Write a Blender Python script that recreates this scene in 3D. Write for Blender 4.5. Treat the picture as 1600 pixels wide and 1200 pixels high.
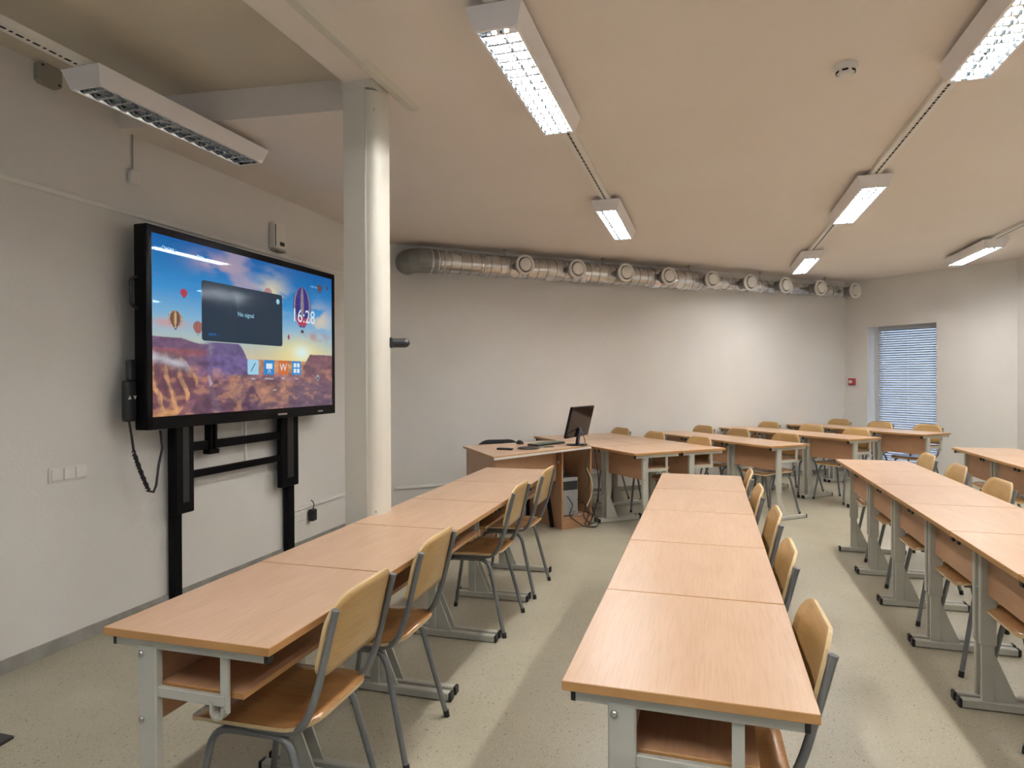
import bpy, bmesh, math, random
import numpy as np
from mathutils import Vector, Matrix
random.seed(7)
for o in list(bpy.data.objects): bpy.data.objects.remove(o, do_unlink=True)
S = bpy.context.scene
COL = S.collection
R = math.radians
PI = math.pi

# ------------------------------------------------------------------ camera
EYE = 1.4386
PITCH, ROLL = -.0075, -.0037
cd = bpy.data.cameras.new('camera'); cam = bpy.data.objects.new('camera', cd); COL.objects.link(cam)
cd.sensor_width = 36; cd.lens = 36 * 1019.7 / 1600; cd.clip_start = .02; cd.clip_end = 200
fwd = Vector((0, math.cos(PITCH), math.sin(PITCH))); up0 = Vector((0, -math.sin(PITCH), math.cos(PITCH)))
rt = Vector((1, 0, 0)) * math.cos(ROLL) + up0 * math.sin(ROLL)
up = Vector((-1, 0, 0)) * math.sin(ROLL) + up0 * math.cos(ROLL)
M = Matrix.Identity(4)
for i in range(3):
    M[i][0] = rt[i]; M[i][1] = up[i]; M[i][2] = -fwd[i]
M[2][3] = EYE
cam.matrix_world = M
S.camera = cam

# ------------------------------------------------------------------ light, world, exposure
TUBE_STRENGTH = 78.0
W = bpy.data.worlds.new('overcast_daylight'); S.world = W; W.use_nodes = True
bg = W.node_tree.nodes['Background']; bg.inputs[0].default_value = (.66, .79, 1.0, 1); bg.inputs[1].default_value = .42
S.view_settings.view_transform = 'Standard'; S.view_settings.look = 'None'
S.view_settings.gamma = 1; S.view_settings.use_curve_mapping = False
S.view_settings.exposure = 1.75

# ------------------------------------------------------------------ frames of the room
A = .2914; TH = R(65.1)
D = Vector((math.sin(A), math.cos(A), 0)); N = Vector((math.cos(A), -math.sin(A), 0))      # along / away from the left wall
E1 = Vector((math.sin(TH), math.cos(TH), 0)); E2 = Vector((math.cos(TH), -math.sin(TH), 0))  # along / away from the back wall
DW = 3.3252; H = 2.92; ZR = 3.09
def WL(t, off, z=0): return -N * (DW - off) + D * t + Vector((0, 0, z))
C1 = Vector((5.161, 10.121, 0)); C0 = C1 - E1 * 7.1685
def BW(s, off, z=0): return C0 + E1 * s + E2 * off + Vector((0, 0, z))
GA = R(149); G1 = Vector((math.sin(GA), math.cos(GA), 0)); G2 = Vector((math.cos(GA), -math.sin(GA), 0))  # window wall: along, into room
def WW(s, off, z=0): return C1 + G1 * s + G2 * off + Vector((0, 0, z))
C2 = C1 + G1 * 2.27
ANG_D = -A            # local X -> N, local Y -> D
ANG_B = PI / 2 - TH   # local X -> E1, local -Y -> E2

# ------------------------------------------------------------------ materials
MATS = {}
def mat(name, col, rough=.5, metal=0, spec=.5, emis=None, es=0, coat=0):
    m = bpy.data.materials.new(name); m.use_nodes = True
    b = m.node_tree.nodes['Principled BSDF']
    b.inputs['Base Color'].default_value = (*col, 1); b.inputs['Roughness'].default_value = rough
    b.inputs['Metallic'].default_value = metal; b.inputs['Specular IOR Level'].default_value = spec
    b.inputs['Coat Weight'].default_value = coat
    if emis: b.inputs['Emission Color'].default_value = (*emis, 1); b.inputs['Emission Strength'].default_value = es
    MATS[name] = m
    return m
def nodes(m): return m.node_tree.nodes, m.node_tree.links, m.node_tree.nodes['Principled BSDF']
def noise_mat(name, c1, c2, scale=(1, 1, 1), nscale=4, rough=.5, bump=0, bscale=60, metal=0, coord='Object', detail=4, spec=.5, dist=0, lo=.3, hi=.7, rr=0, coat=0):
    m = mat(name, c1, rough, metal, spec, coat=coat); n, l, b = nodes(m)
    tc = n.new('ShaderNodeTexCoord'); mp = n.new('ShaderNodeMapping'); mp.inputs['Scale'].default_value = scale
    l.new(tc.outputs[coord], mp.inputs[0])
    oi = n.new('ShaderNodeObjectInfo'); ad = n.new('ShaderNodeVectorMath'); ad.operation = 'MULTIPLY_ADD'
    ad.inputs[1].default_value = (37, 19, 53); l.new(oi.outputs['Random'], ad.inputs[0]); l.new(mp.outputs[0], ad.inputs[2])
    ns = n.new('ShaderNodeTexNoise'); ns.inputs['Scale'].default_value = nscale; ns.inputs['Detail'].default_value = detail; ns.inputs['Distortion'].default_value = dist
    l.new(ad.outputs[0], ns.inputs['Vector'])
    cr = n.new('ShaderNodeValToRGB'); cr.color_ramp.elements[0].position = lo; cr.color_ramp.elements[1].position = hi
    cr.color_ramp.elements[0].color = (*c1, 1); cr.color_ramp.elements[1].color = (*c2, 1)
    l.new(ns.outputs['Fac'], cr.inputs[0]); l.new(cr.outputs[0], b.inputs['Base Color'])
    if rr:
        mr = n.new('ShaderNodeMapRange'); mr.inputs[3].default_value = rough - rr; mr.inputs[4].default_value = rough + rr
        l.new(ns.outputs['Fac'], mr.inputs[0]); l.new(mr.outputs[0], b.inputs['Roughness'])
    if bump:
        nb = n.new('ShaderNodeTexNoise'); nb.inputs['Scale'].default_value = bscale; nb.inputs['Detail'].default_value = 3
        l.new(tc.outputs[coord], nb.inputs['Vector'])
        bm_ = n.new('ShaderNodeBump'); bm_.inputs['Strength'].default_value = bump; bm_.inputs['Distance'].default_value = .01
        l.new(nb.outputs['Fac'], bm_.inputs['Height']); l.new(bm_.outputs[0], b.inputs['Normal'])
    return m
m_wall = noise_mat('wall_plaster', (.72, .70, .665), (.77, .75, .715), nscale=1.3, rough=.75, bump=.12, bscale=55, spec=.2)
m_ceil = noise_mat('ceiling_plaster', (.79, .725, .665), (.83, .765, .705), nscale=.8, rough=.8, bump=.15, bscale=28, spec=.15)
m_ceil2 = noise_mat('olive_shade_plaster', (.60, .54, .44), (.65, .585, .48), nscale=1.2, rough=.8, bump=.15, bscale=28, spec=.15)  # recess plaster: olive tint with the shade of the unlit side in its colour
m_paint = noise_mat('column_paint', (.66, .64, .56), (.70, .68, .60), nscale=1, rough=.5, bump=.05, bscale=30)
m_base = noise_mat('baseboard_paint', (.22, .21, .185), (.33, .32, .285), scale=(1, 1, 1), nscale=9, rough=.6)
m_trunk = mat('white_trunking', (.80, .78, .73), .5)
m_white = mat('white_plastic', (.78, .76, .71), .4)
m_greyp = mat('grey_plastic_box', (.33, .31, .25), .6)
m_black = mat('black_plastic', (.012, .012, .014), .4)
m_blackm = mat('black_metal', (.003, .003, .0035), .5, spec=.1)
m_glossb = mat('gloss_black', (.008, .007, .008), .12, spec=.3)
m_bezel = mat('bezel_black', (.003, .003, .0035), .3, spec=.12)
m_dslot = mat('dark_slot', (.01, .01, .01), .9)
m_house = noise_mat('lamp_housing', (.84, .81, .81), (.88, .85, .85), nscale=3, rough=.45)
m_refl = mat('lamp_reflector', (.80, .84, .88), .07, metal=1)
m_blade = mat('louver_metal', (.66, .73, .80), .06, metal=1)
m_tube = mat('lit_tube', (1, 1, 1), .5, emis=(1.0, .962, .915), es=TUBE_STRENGTH)
m_tubeoff = mat('unlit_tube', (.8, .8, .78), .3)
m_frame = noise_mat('desk_frame_paint', (.43, .425, .37), (.48, .475, .415), nscale=6, rough=.42)
m_tube_g = noise_mat('chair_tube_paint', (.17, .175, .18), (.22, .225, .23), nscale=8, rough=.33, metal=.35)
m_bolt = mat('zinc_bolt', (.5, .5, .48), .3, metal=1)
m_galv = noise_mat('galvanised_steel', (.62, .62, .62), (.74, .75, .76), nscale=5, rough=.27, metal=1, rr=.06)
m_galvd = noise_mat('dull_galvanised', (.27, .27, .265), (.33, .33, .32), nscale=5, rough=.5, metal=.6)
m_red = mat('red_plastic', (.30, .02, .02), .4)
m_slat = mat('blind_slat_paint', (.42, .43, .45), .45)
m_silver = mat('silver_case', (.42, .43, .45), .4, metal=.5)
m_blue = mat('blue_plug', (.03, .06, .35), .5)
m_cream = mat('cream_cable', (.65, .60, .45), .5)
m_alu = mat('aluminium_edge', (.75, .74, .70), .35, metal=.3)
m_fabric = noise_mat('black_fabric', (.008, .008, .010), (.016, .016, .018), nscale=90, rough=.85)
m_padg = mat('grey_pad', (.20, .24, .19), .7)

def wood(name, c1, c2, c3, axis='Y', rough=.35, sc=1, coat=0, bump=.03):
    """beech: fine grain streaks stretched along one axis plus broad figure"""
    m = mat(name, c1, rough, coat=coat); n, l, b = nodes(m)
    tc = n.new('ShaderNodeTexCoord'); oi = n.new('ShaderNodeObjectInfo')
    off = n.new('ShaderNodeVectorMath'); off.operation = 'MULTIPLY_ADD'; off.inputs[1].default_value = (3.7, 2.3, 5.1)
    l.new(oi.outputs['Random'], off.inputs[0]); l.new(tc.outputs['Object'], off.inputs[2])
    def ns(s, stretch, det, dist):
        mp = n.new('ShaderNodeMapping')
        v = [s, s, s]; v['XYZ'.index(axis)] = s / stretch; mp.inputs['Scale'].default_value = v
        l.new(off.outputs[0], mp.inputs[0])
        t = n.new('ShaderNodeTexNoise'); t.inputs['Scale'].default_value = 1; t.inputs['Detail'].default_value = det; t.inputs['Distortion'].default_value = dist
        l.new(mp.outputs[0], t.inputs['Vector']); return t
    fine = ns(150 * sc, 22, 3, 0); broad = ns(9 * sc, 5, 3, 1.2)
    r1 = n.new('ShaderNodeValToRGB'); r1.color_ramp.elements[0].position = .3; r1.color_ramp.elements[1].position = .7
    r1.color_ramp.elements[0].color = (*c1, 1); r1.color_ramp.elements[1].color = (*c2, 1)
    l.new(broad.outputs['Fac'], r1.inputs[0])
    r2 = n.new('ShaderNodeValToRGB'); r2.color_ramp.elements[0].position = .36; r2.color_ramp.elements[1].position = .52
    r2.color_ramp.elements[0].color = (.30, .30, .30, 1); r2.color_ramp.elements[1].color = (0, 0, 0, 1)
    l.new(fine.outputs['Fac'], r2.inputs[0])
    mx = n.new('ShaderNodeMixRGB'); mx.inputs[2].default_value = (*c3, 1)
    l.new(r2.outputs[0], mx.inputs[0]); l.new(r1.outputs[0], mx.inputs[1]); l.new(mx.outputs[0], b.inputs['Base Color'])
    if bump:
        bb = n.new('ShaderNodeBump'); bb.inputs['Strength'].default_value = bump; bb.inputs['Distance'].default_value = .002
        l.new(fine.outputs['Fac'], bb.inputs['Height']); l.new(bb.outputs[0], b.inputs['Normal'])
    return m
m_top = wood('beech_laminate', (.61, .42, .285), (.55, .36, .235), (.44, .265, .16), 'Y', .33)
m_edge = noise_mat('beech_edge_band', (.42, .215, .075), (.46, .245, .09), nscale=6, rough=.4)
m_panel = wood('beech_panel', (.48, .275, .155), (.42, .23, .125), (.32, .16, .08), 'Y', .42)
m_panelx = wood('beech_panel_x', (.50, .29, .16), (.44, .245, .13), (.33, .165, .08), 'X', .42)
m_panelz = wood('beech_panel_z', (.46, .26, .135), (.41, .22, .11), (.30, .15, .07), 'Z', .42)
m_seat = wood('golden_ply_seat', (.40, .205, .075), (.33, .16, .055), (.25, .11, .03), 'Y', .25, coat=.25)
m_back = wood('golden_ply_back', (.52, .335, .135), (.46, .285, .105), (.38, .21, .07), 'X', .35, sc=.8, coat=.15)
m_plyedge = noise_mat('ply_edge', (.55, .40, .20), (.62, .47, .26), nscale=20, rough=.5)

def floor_mat():
    m = mat('terrazzo_floor', (.4, .37, .3), .30, spec=.5); n, l, b = nodes(m)
    tc = n.new('ShaderNodeTexCoord')
    big = n.new('ShaderNodeTexNoise'); big.inputs['Scale'].default_value = 1.1; big.inputs['Detail'].default_value = 5
    l.new(tc.outputs['Object'], big.inputs['Vector'])
    cr = n.new('ShaderNodeValToRGB'); cr.color_ramp.elements[0].position = .32; cr.color_ramp.elements[1].position = .68
    cr.color_ramp.elements[0].color = (.365, .335, .245, 1); cr.color_ramp.elements[1].color = (.44, .41, .31, 1)
    l.new(big.outputs['Fac'], cr.inputs[0])
    prev = cr.outputs[0]
    for sc, th, col, thr in ((75, .17, (.10, .085, .06), .60), (34, .12, (.13, .11, .08), .70), (140, .25, (.60, .56, .47), .5)):
        vo = n.new('ShaderNodeTexVoronoi'); vo.inputs['Scale'].default_value = sc; l.new(tc.outputs['Object'], vo.inputs['Vector'])
        lt = n.new('ShaderNodeMapRange'); lt.inputs[1].default_value = th; lt.inputs[2].default_value = th + .08; lt.inputs[3].default_value = 1; lt.inputs[4].default_value = 0
        l.new(vo.outputs['Distance'], lt.inputs[0])
        sp = n.new('ShaderNodeSeparateColor'); l.new(vo.outputs['Color'], sp.inputs[0])
        gt = n.new('ShaderNodeMath'); gt.operation = 'GREATER_THAN'; gt.inputs[1].default_value = thr; l.new(sp.outputs[0], gt.inputs[0])
        mu = n.new('ShaderNodeMath'); mu.operation = 'MULTIPLY'; l.new(lt.outputs[0], mu.inputs[0]); l.new(gt.outputs[0], mu.inputs[1])
        m2 = n.new('ShaderNodeMath'); m2.operation = 'MULTIPLY'; m2.inputs[1].default_value = .75; l.new(mu.outputs[0], m2.inputs[0])
        mx = n.new('ShaderNodeMixRGB'); mx.inputs[2].default_value = (*col, 1); l.new(m2.outputs[0], mx.inputs[0]); l.new(prev, mx.inputs[1])
        prev = mx.outputs[0]
    l.new(prev, b.inputs['Base Color'])
    rn = n.new('ShaderNodeTexNoise'); rn.inputs['Scale'].default_value = 3; rn.inputs['Detail'].default_value = 4; l.new(tc.outputs['Object'], rn.inputs['Vector'])
    mr = n.new('ShaderNodeMapRange'); mr.inputs[3].default_value = .22; mr.inputs[4].default_value = .5; l.new(rn.outputs['Fac'], mr.inputs[0]); l.new(mr.outputs[0], b.inputs['Roughness'])
    bn = n.new('ShaderNodeTexNoise'); bn.inputs['Scale'].default_value = 9; bn.inputs['Detail'].default_value = 2; l.new(tc.outputs['Object'], bn.inputs['Vector'])
    bb = n.new('ShaderNodeBump'); bb.inputs['Strength'].default_value = .08; bb.inputs['Distance'].default_value = .01; l.new(bn.outputs['Fac'], bb.inputs['Height']); l.new(bb.outputs[0], b.inputs['Normal'])
    return m
m_floor = floor_mat()
def glass_mat():
    m = bpy.data.materials.new('window_glass'); m.use_nodes = True; n = m.node_tree.nodes; l = m.node_tree.links
    n.remove(n['Principled BSDF']); t = n.new('ShaderNodeBsdfTransparent'); t.inputs[0].default_value = (.9, .95, 1, 1)
    g = n.new('ShaderNodeBsdfGlossy'); g.inputs[1].default_value = .02; mx = n.new('ShaderNodeMixShader'); mx.inputs[0].default_value = .08
    l.new(t.outputs[0], mx.inputs[1]); l.new(g.outputs[0], mx.inputs[2]); l.new(mx.outputs[0], n['Material Output'].inputs[0]); return m
m_glass = glass_mat()

# ------------------------------------------------------------------ mesh helpers
class MB:
    """collects shapes, then links them as one mesh object"""
    def __init__(s): s.v = []; s.f = []; s.mi = []; s.sm = []
    def add(s, vs, fs, mi=0, smooth=False):
        k = len(s.v); s.v += [Vector(v) for v in vs]
        for f in fs: s.f.append(tuple(i + k for i in f)); s.mi.append(mi); s.sm.append(smooth)
        return s
    def box(s, c, d, mi=0, bev=0, rot=None, edge_mi=None):
        bm = bmesh.new(); bmesh.ops.create_cube(bm, size=1)
        bmesh.ops.scale(bm, vec=Vector(d), verts=bm.verts)
        if bev: bmesh.ops.bevel(bm, geom=bm.edges[:] , offset=bev, segments=1, affect='EDGES', profile=.5)
        if rot is not None: bmesh.ops.transform(bm, matrix=rot, verts=bm.verts)
        bmesh.ops.translate(bm, vec=Vector(c), verts=bm.verts)
        bm.verts.index_update()
        k = len(s.v); s.v += [v.co.copy() for v in bm.verts]
        for f in bm.faces:
            s.f.append(tuple(v.index + k for v in f.verts)); s.sm.append(False)
            s.mi.append(mi if edge_mi is None or abs(f.normal.z) > .9 else edge_mi)
        bm.free(); return s
    def prism(s, pts, z0, z1, mi=0, side_mi=None, tf=None):
        n = len(pts); vs = [(p[0], p[1], z0) for p in pts] + [(p[0], p[1], z1) for p in pts]
        if tf: vs = [tf(Vector(v)) for v in vs]
        s.add(vs, [tuple(range(n - 1, -1, -1)), tuple(range(n, 2 * n))], mi)
        return s.add(vs, [(i, (i + 1) % n, n + (i + 1) % n, n + i) for i in range(n)], mi if side_mi is None else side_mi)
    def tube(s, path, r, n=8, fillet=0, fseg=4, cap=True, mi=0, radii=None):
        P = [Vector(p) for p in path]
        if fillet:
            Q = [P[0]]
            for i in range(1, len(P) - 1):
                a, b, c = P[i - 1], P[i], P[i + 1]
                ra = min(fillet, (a - b).length * .48); rc = min(fillet, (c - b).length * .48); f = min(ra, rc)
                p0 = b + (a - b).normalized() * f; p1 = b + (c - b).normalized() * f
                for j in range(fseg + 1):
                    t = j / fseg; Q.append(p0 * (1 - t) ** 2 + b * 2 * t * (1 - t) + p1 * t * t)
            Q.append(P[-1]); P = Q
        ts = []
        for i in range(len(P)):
            t = (P[min(i + 1, len(P) - 1)] - P[max(i - 1, 0)]).normalized(); ts.append(t)
        ref = Vector((0, 0, 1)) if abs(ts[0].z) < .9 else Vector((1, 0, 0))
        u = (ref - ts[0] * ref.dot(ts[0])).normalized(); vs = []; k = 0
        for i, p in enumerate(P):
            u = (u - ts[i] * u.dot(ts[i])).normalized(); w = ts[i].cross(u); rr = radii[i] if radii else r
            for j in range(n):
                a = 2 * PI * j / n; vs.append(p + (u * math.cos(a) + w * math.sin(a)) * rr)
        fs = [(i * n + j, i * n + (j + 1) % n, (i + 1) * n + (j + 1) % n, (i + 1) * n + j) for i in range(len(P) - 1) for j in range(n)]
        s.add(vs, fs, mi, True)
        if cap:
            m = (len(P) - 1) * n
            s.add([vs[j] for j in range(n)], [tuple(range(n - 1, -1, -1))], mi); s.add([vs[m + j] for j in range(n)], [tuple(range(n))], mi)
        return s
    def lathe(s, prof, c=(0, 0, 0), n=24, mi=0, rot=None, smooth=True):
        vs = []
        for r_, z_ in prof:
            for j in range(n):
                a = 2 * PI * j / n; v = Vector((r_ * math.cos(a), r_ * math.sin(a), z_))
                if rot is not None: v = rot @ v
                vs.append(v + Vector(c))
        fs = [(i * n + j, i * n + (j + 1) % n, (i + 1) * n + (j + 1) % n, (i + 1) * n + j) for i in range(len(prof) - 1) for j in range(n)]
        s.add(vs, fs, mi, smooth); m = (len(prof) - 1) * n
        s.add([vs[j] for j in range(n)], [tuple(range(n - 1, -1, -1))], mi); s.add([vs[m + j] for j in range(n)], [tuple(range(n))], mi)
        return s
    def mesh(s, name, mats):
        me = bpy.data.meshes.new(name); me.from_pydata([tuple(v) for v in s.v], [], s.f)
        for m in (mats if isinstance(mats, (list, tuple)) else [mats]): me.materials.append(m)
        me.polygons.foreach_set('material_index', s.mi); me.polygons.foreach_set('use_smooth', s.sm)
        me.update(); return me
    def build(s, name, mats, parent=None, loc=None):
        o = bpy.data.objects.new(name, s.mesh(name, mats)); COL.objects.link(o)
        if parent: o.parent = parent
        if loc is not None: o.location = loc
        return o
def obj(name, me, parent=None, loc=(0, 0, 0), rotz=0):
    o = bpy.data.objects.new(name, me); COL.objects.link(o); o.location = loc; o.rotation_euler[2] = rotz
    if parent: o.parent = parent
    return o
def tag(o, label, cat, group=None, kind=None):
    o['label'] = label; o['category'] = cat
    if group: o['group'] = group
    if kind: o['kind'] = kind
    return o
def thing(name, label, cat, loc=(0, 0, 0), rotz=0, group=None):
    o = bpy.data.objects.new(name, None); COL.objects.link(o); o.location = loc; o.rotation_euler[2] = rotz
    o.empty_display_size = .05
    return tag(o, label, cat, group)
def struct(o): o['kind'] = 'structure'; return o
def copy_tree(o, parent=None):
    c = o.copy(); COL.objects.link(c); c.parent = parent
    for ch in list(o.children): copy_tree(ch, c)
    return c
def place(root, loc, rotz, label):
    root.location = loc; root.rotation_euler[2] = rotz; root['label'] = label; return root

# ------------------------------------------------------------------ room shell
TR = -3.4                                   # rear wall, behind the viewer
Vf = lambda *p: Vector(p)
def t_right(): return (C2.dot(D))
OFFR = C2.dot(N) + DW                        # right wall runs parallel to the left one
def wall_prism(name, p0, p1, outward, z0=0, z1=3.3, th=.25, mats=None):
    a, b = Vector(p0), Vector(p1); o = outward * th
    mb = MB().prism([a, b, b + o, a + o], z0, z1)
    return struct(mb.build(name, mats or m_wall))
fl = MB().prism([WL(TR - .3, -.3), WL(TR - .3, OFFR + .3), WL(9.6, OFFR + .3), WL(13, 3), WL(7, -.3)], -.15, 0)
struct(fl.build('floor', m_floor))
wall_prism('wall_left', WL(TR, 0), WL(6.42, 0), -N)
wall_prism('wall_back', C0 - E1 * .3, C1 + E1 * .3, -E2)
wall_prism('wall_right', C2, WL(TR, OFFR), N)
rw = MB()
def rpc(a, b, z0, z1): rw.prism([WL(TR, a), WL(TR, b), WL(TR - .25, b), WL(TR - .25, a)], z0, z1)
FILL_WIN = [(1.2, 3.2), (4.0, 6.0), (6.8, 8.6)]  # unseen openings added behind the viewer to let in soft fill daylight
edges = [-.2] + [q for w_ in FILL_WIN for q in w_] + [OFFR + .2]
for i in range(0, len(edges), 2): rpc(edges[i], edges[i + 1], 0, 3.3)
for a, b in FILL_WIN: rpc(a, b, 0, .85); rpc(a, b, 2.5, 3.3)
struct(rw.build('wall_rear', m_wall))
for i, (a, b) in enumerate(FILL_WIN):
    g_ = struct(MB().prism([WL(TR - .12, a), WL(TR - .12, b), WL(TR - .13, b), WL(TR - .13, a)], .85, 2.5).build('window_%d' % (i + 2), m_glass))  # panes of the added fill openings
# window wall with its opening
wm = MB(); S0, S1, Z0, Z1, TW = .355, 1.325, .12, 2.20, .32
def wpc(a, b, z0, z1): wm.prism([WW(a, 0), WW(b, 0), WW(b, -TW), WW(a, -TW)], z0, z1)
wpc(0, S0, 0, 3.3); wpc(S1, 2.30, 0, 3.3); wpc(S0, S1, 0, Z0); wpc(S0, S1, Z1, 3.3)
struct(wm.build('wall_far', m_wall))
# ceiling with its sunken field by the left wall
cm = MB()
cm.prism([WL(TR - .3, 1.59), WL(TR - .3, OFFR + .3), WL(9.6, OFFR + .3), WL(13, 3), WL(8, 1.59)], H, H + .38)
cm.prism([WL(3.0, -.3), WL(3.2, 1.59), WL(8, 1.59), WL(7.5, -.3)], H, H + .38)
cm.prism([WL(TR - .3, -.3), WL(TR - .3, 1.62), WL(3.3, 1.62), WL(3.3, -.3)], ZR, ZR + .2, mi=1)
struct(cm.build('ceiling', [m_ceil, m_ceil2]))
rb = MB()
sec = [(1.745, 0), (1.762, -.012), (1.80, -.014), (1.825, 0)]
for i in range(1): pass
vs = [WL(TR, o_, H + z_) for o_, z_ in sec] + [WL(3.28, o_ , H + z_) for o_, z_ in sec]
rb.add(vs, [(0, 1, 5, 4), (1, 2, 6, 5), (2, 3, 7, 6), (4, 5, 6, 7)])
struct(rb.build('trim_1', m_paint))
# baseboards
def strip(name, p, q, inn, z0, z1, th, m):
    return struct(MB().prism([p, q, q + inn * th, p + inn * th], z0, z1).build(name, m))
strip('baseboard_left', WL(TR, 0), WL(6.40, 0), N, 0, .065, .018, m_base)
strip('baseboard_back', BW(.02, 0), BW(7.15, 0), E2, 0, .055, .015, m_base)
strip('baseboard_right', C2 - D * .02, WL(TR, OFFR), -N, 0, .055, .015, m_base)
# column: painted steel post with a bright chamfered casing
co = thing('column', 'cream painted square column standing between the screen wall and the left desk row', 'column', WL(2.98, 1.66))
ci = co.location.copy()
def rel(p): return Vector(p) - ci
MB().prism([rel(WL(2.895, 1.58)), rel(WL(2.895, 1.70)), rel(WL(3.06, 1.70)), rel(WL(3.06, 1.58))], 0, H).build('post', m_paint, co)
cas = [(2.897, 1.701)] + [(2.962 - .062 * math.cos(R(k * 9)), 1.701 + .059 * math.sin(R(k * 9))) for k in range(11)] + [(3.04, 1.76), (3.04, 1.701)]
cmb = MB().prism([rel(WL(t, o_)) for t, o_ in cas], 0, H - .045); cmb.sm = [i_ >= 2 and i_ < 12 for i_ in range(len(cmb.sm))]; cmb.build('casing', m_paint, co)
MB().prism([rel(WL(t, o_)) for t, o_ in ((2.885, 1.575), (2.885, 1.745), (3.06, 1.745), (3.06, 1.575))], H - .035, H).build('head_plate', m_paint, co)
for z_ in (.78, 2.78):
    MB().lathe([(.006, 0), (.006, .004)], rot=Vector((-.45, -1, 0)).to_track_quat('Z', 'Y').to_matrix(), n=8).build('screw', m_bolt, co, rel(WL(2.918, 1.74, z_)))
# ------------------------------------------------------------------ window with blind
wd = thing('window_1', '', '', WW((S0 + S1) / 2, -.25, 0)); del wd['label']; del wd['category']; struct(wd)
wd.rotation_euler[2] = math.atan2(G1.y, G1.x)          # local X along wall, local Y = toward outside?
yo = 1 if (Matrix.Rotation(wd.rotation_euler[2], 3, 'Z') @ Vector((0, 1, 0))).dot(G2) < 0 else -1   # outward
hw = (S1 - S0) / 2; hz = (Z1 - Z0)
fr = MB()
fr.box((-hw + .03, 0, Z0 + hz / 2), (.06, .07, hz)); fr.box((hw - .03, 0, Z0 + hz / 2), (.06, .07, hz))
fr.box((0, 0, Z0 + .03), (2 * hw - .12, .07, .06)); fr.box((0, 0, Z1 - .03), (2 * hw - .12, .07, .06))
fr.build('window_frame', m_white, wd)
MB().box((0, 0, Z0 + hz / 2), (2 * hw - .12, .012, hz - .12)).build('pane', m_glass, wd)
MB().box((0, -yo * .12, Z0 + .012), (2 * hw - .01, .24, .022), bev=.004).build('window_sill', m_white, wd)
bl = thing('venetian_blind', 'white venetian blind lowered over the tall window in the far right corner', 'blind', WW((S0 + S1) / 2 + .035, -.155, 0), wd.rotation_euler[2])
bw_ = hw - .05
MB().box((0, 0, Z1 - .02), (2 * bw_, .03, .035)).build('head_rail', m_slat, bl)
MB().box((0, 0, Z0 + .06), (2 * bw_, .025, .02)).build('bottom_rail', m_slat, bl)
sl = MB(); tilt = Matrix.Rotation(R(50) * yo, 3, 'X')
pr = [(-.0145, 0), (-.007, .0025), (0, .0035), (.007, .0025), (.0145, 0)]
vv = [tilt @ Vector((x_, y_, z_)) for x_ in (-bw_, bw_) for y_, z_ in pr]
sl.add(vv, [(i, i + 1, i + 6, i + 5) for i in range(4)], smooth=True); slm = sl.mesh('slat', m_slat)
nz = 58
for i in range(nz): obj('slat', slm, bl, (0, 0, Z0 + .095 + i * (Z1 - .06 - Z0 - .095) / (nz - 1)))
cdm = MB()
for x_ in (-bw_ * .8, 0, bw_ * .86): cdm.tube([(x_, -.016, Z0 + .06), (x_, -.016, Z1 - .03)], .0015, 4)
cdm.build('ladder_cord', m_white, bl)
MB().tube([(-bw_ * .72, -.035, Z1 - .9), (-bw_ * .72, -.03, Z1 - .03)], .004, 6).build('tilt_wand', m_white, bl)

# ------------------------------------------------------------------ wall fittings
def on_left(name, label, cat, t, z, w, h, d, m, off0=0): # a box thing on the left wall; local X along wall? origin on wall
    return thing(name, label, cat, WL(t, off0, z), -A + PI / 2)   # local X -> D, local -Y -> N
# local frame: X along the wall away from viewer, -Y into the room
sw = on_left('light_switch', 'cream triple rocker switch plate on the wall left of the screen stand', 'switch', 2.692, .938, 0, 0, 0, 0)
MB().box((0, -.005, 0), (.222, .010, .082), bev=.003).build('cover_plate', m_white, sw)
for k in (-1, 0, 1): MB().box((k * .071, -.014, 0), (.062, .009, .062), bev=.003).build('rocker', m_white, sw)
jb = on_left('junction_box', 'grey octagonal junction box high on the wall beside the unlit lamp', 'junction box', 2.588, 3.035, 0, 0, 0, 0)
MB().prism([(-.062, -.04), (-.045, -.055), (.045, -.055), (.062, -.04), (.062, .04), (.045, .055), (-.045, .055), (-.062, .04)], 0, .04, tf=lambda v: Vector((v.x, -v.z, v.y))).build('box_body', m_greyp, jb)
for x_, z_ in ((-.045, .035), (.045, -.035)): MB().box((x_, -.042, z_), (.01, .006, .01)).build('cover_screw', m_black, jb)
pc = on_left('pull_switch', 'small white switch hanging on a cord below the unlit lamp', 'switch', 3.12, 2.66, 0, 0, 0, 0)
MB().box((0, -.018, 0), (.07, .036, .085), bev=.006).build('switch_body', m_white, pc)
MB().tube([(0, -.008, .04), (0, -.008, H - 2.66)], .004, 6).build('cord', m_greyp, pc)
ap = on_left('control_unit', 'white upright control box on the wall above the right half of the screen', 'wall unit', 4.475, 2.585, 0, 0, 0, 0)
MB().box((0, -.03, 0), (.15, .06, .215), bev=.012).build('case', m_white, ap)
MB().box((.015, -.061, -.06), (.055, .004, .03)).build('display', m_black, ap)
MB().box((-.065, -.058, 0), (.006, .004, .17)).build('vent_slot', m_dslot, ap)
MB().box((0, -.035, -.115), (.13, .05, .012)).build('bracket', m_greyp, ap)
def trunk(p, q, z, h, inn, label):
    p, q = Vector(p), Vector(q); c = (p + q) / 2 + inn * .0095; d_ = (q - p)
    o = MB().box((0, 0, 0), (d_.length, .017, h), bev=.003).build('cable_trunking', m_trunk, None, Vector((c.x, c.y, z))); o.rotation_euler[2] = math.atan2(d_.y, d_.x)
    return tag(o, label, 'trunking')
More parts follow.
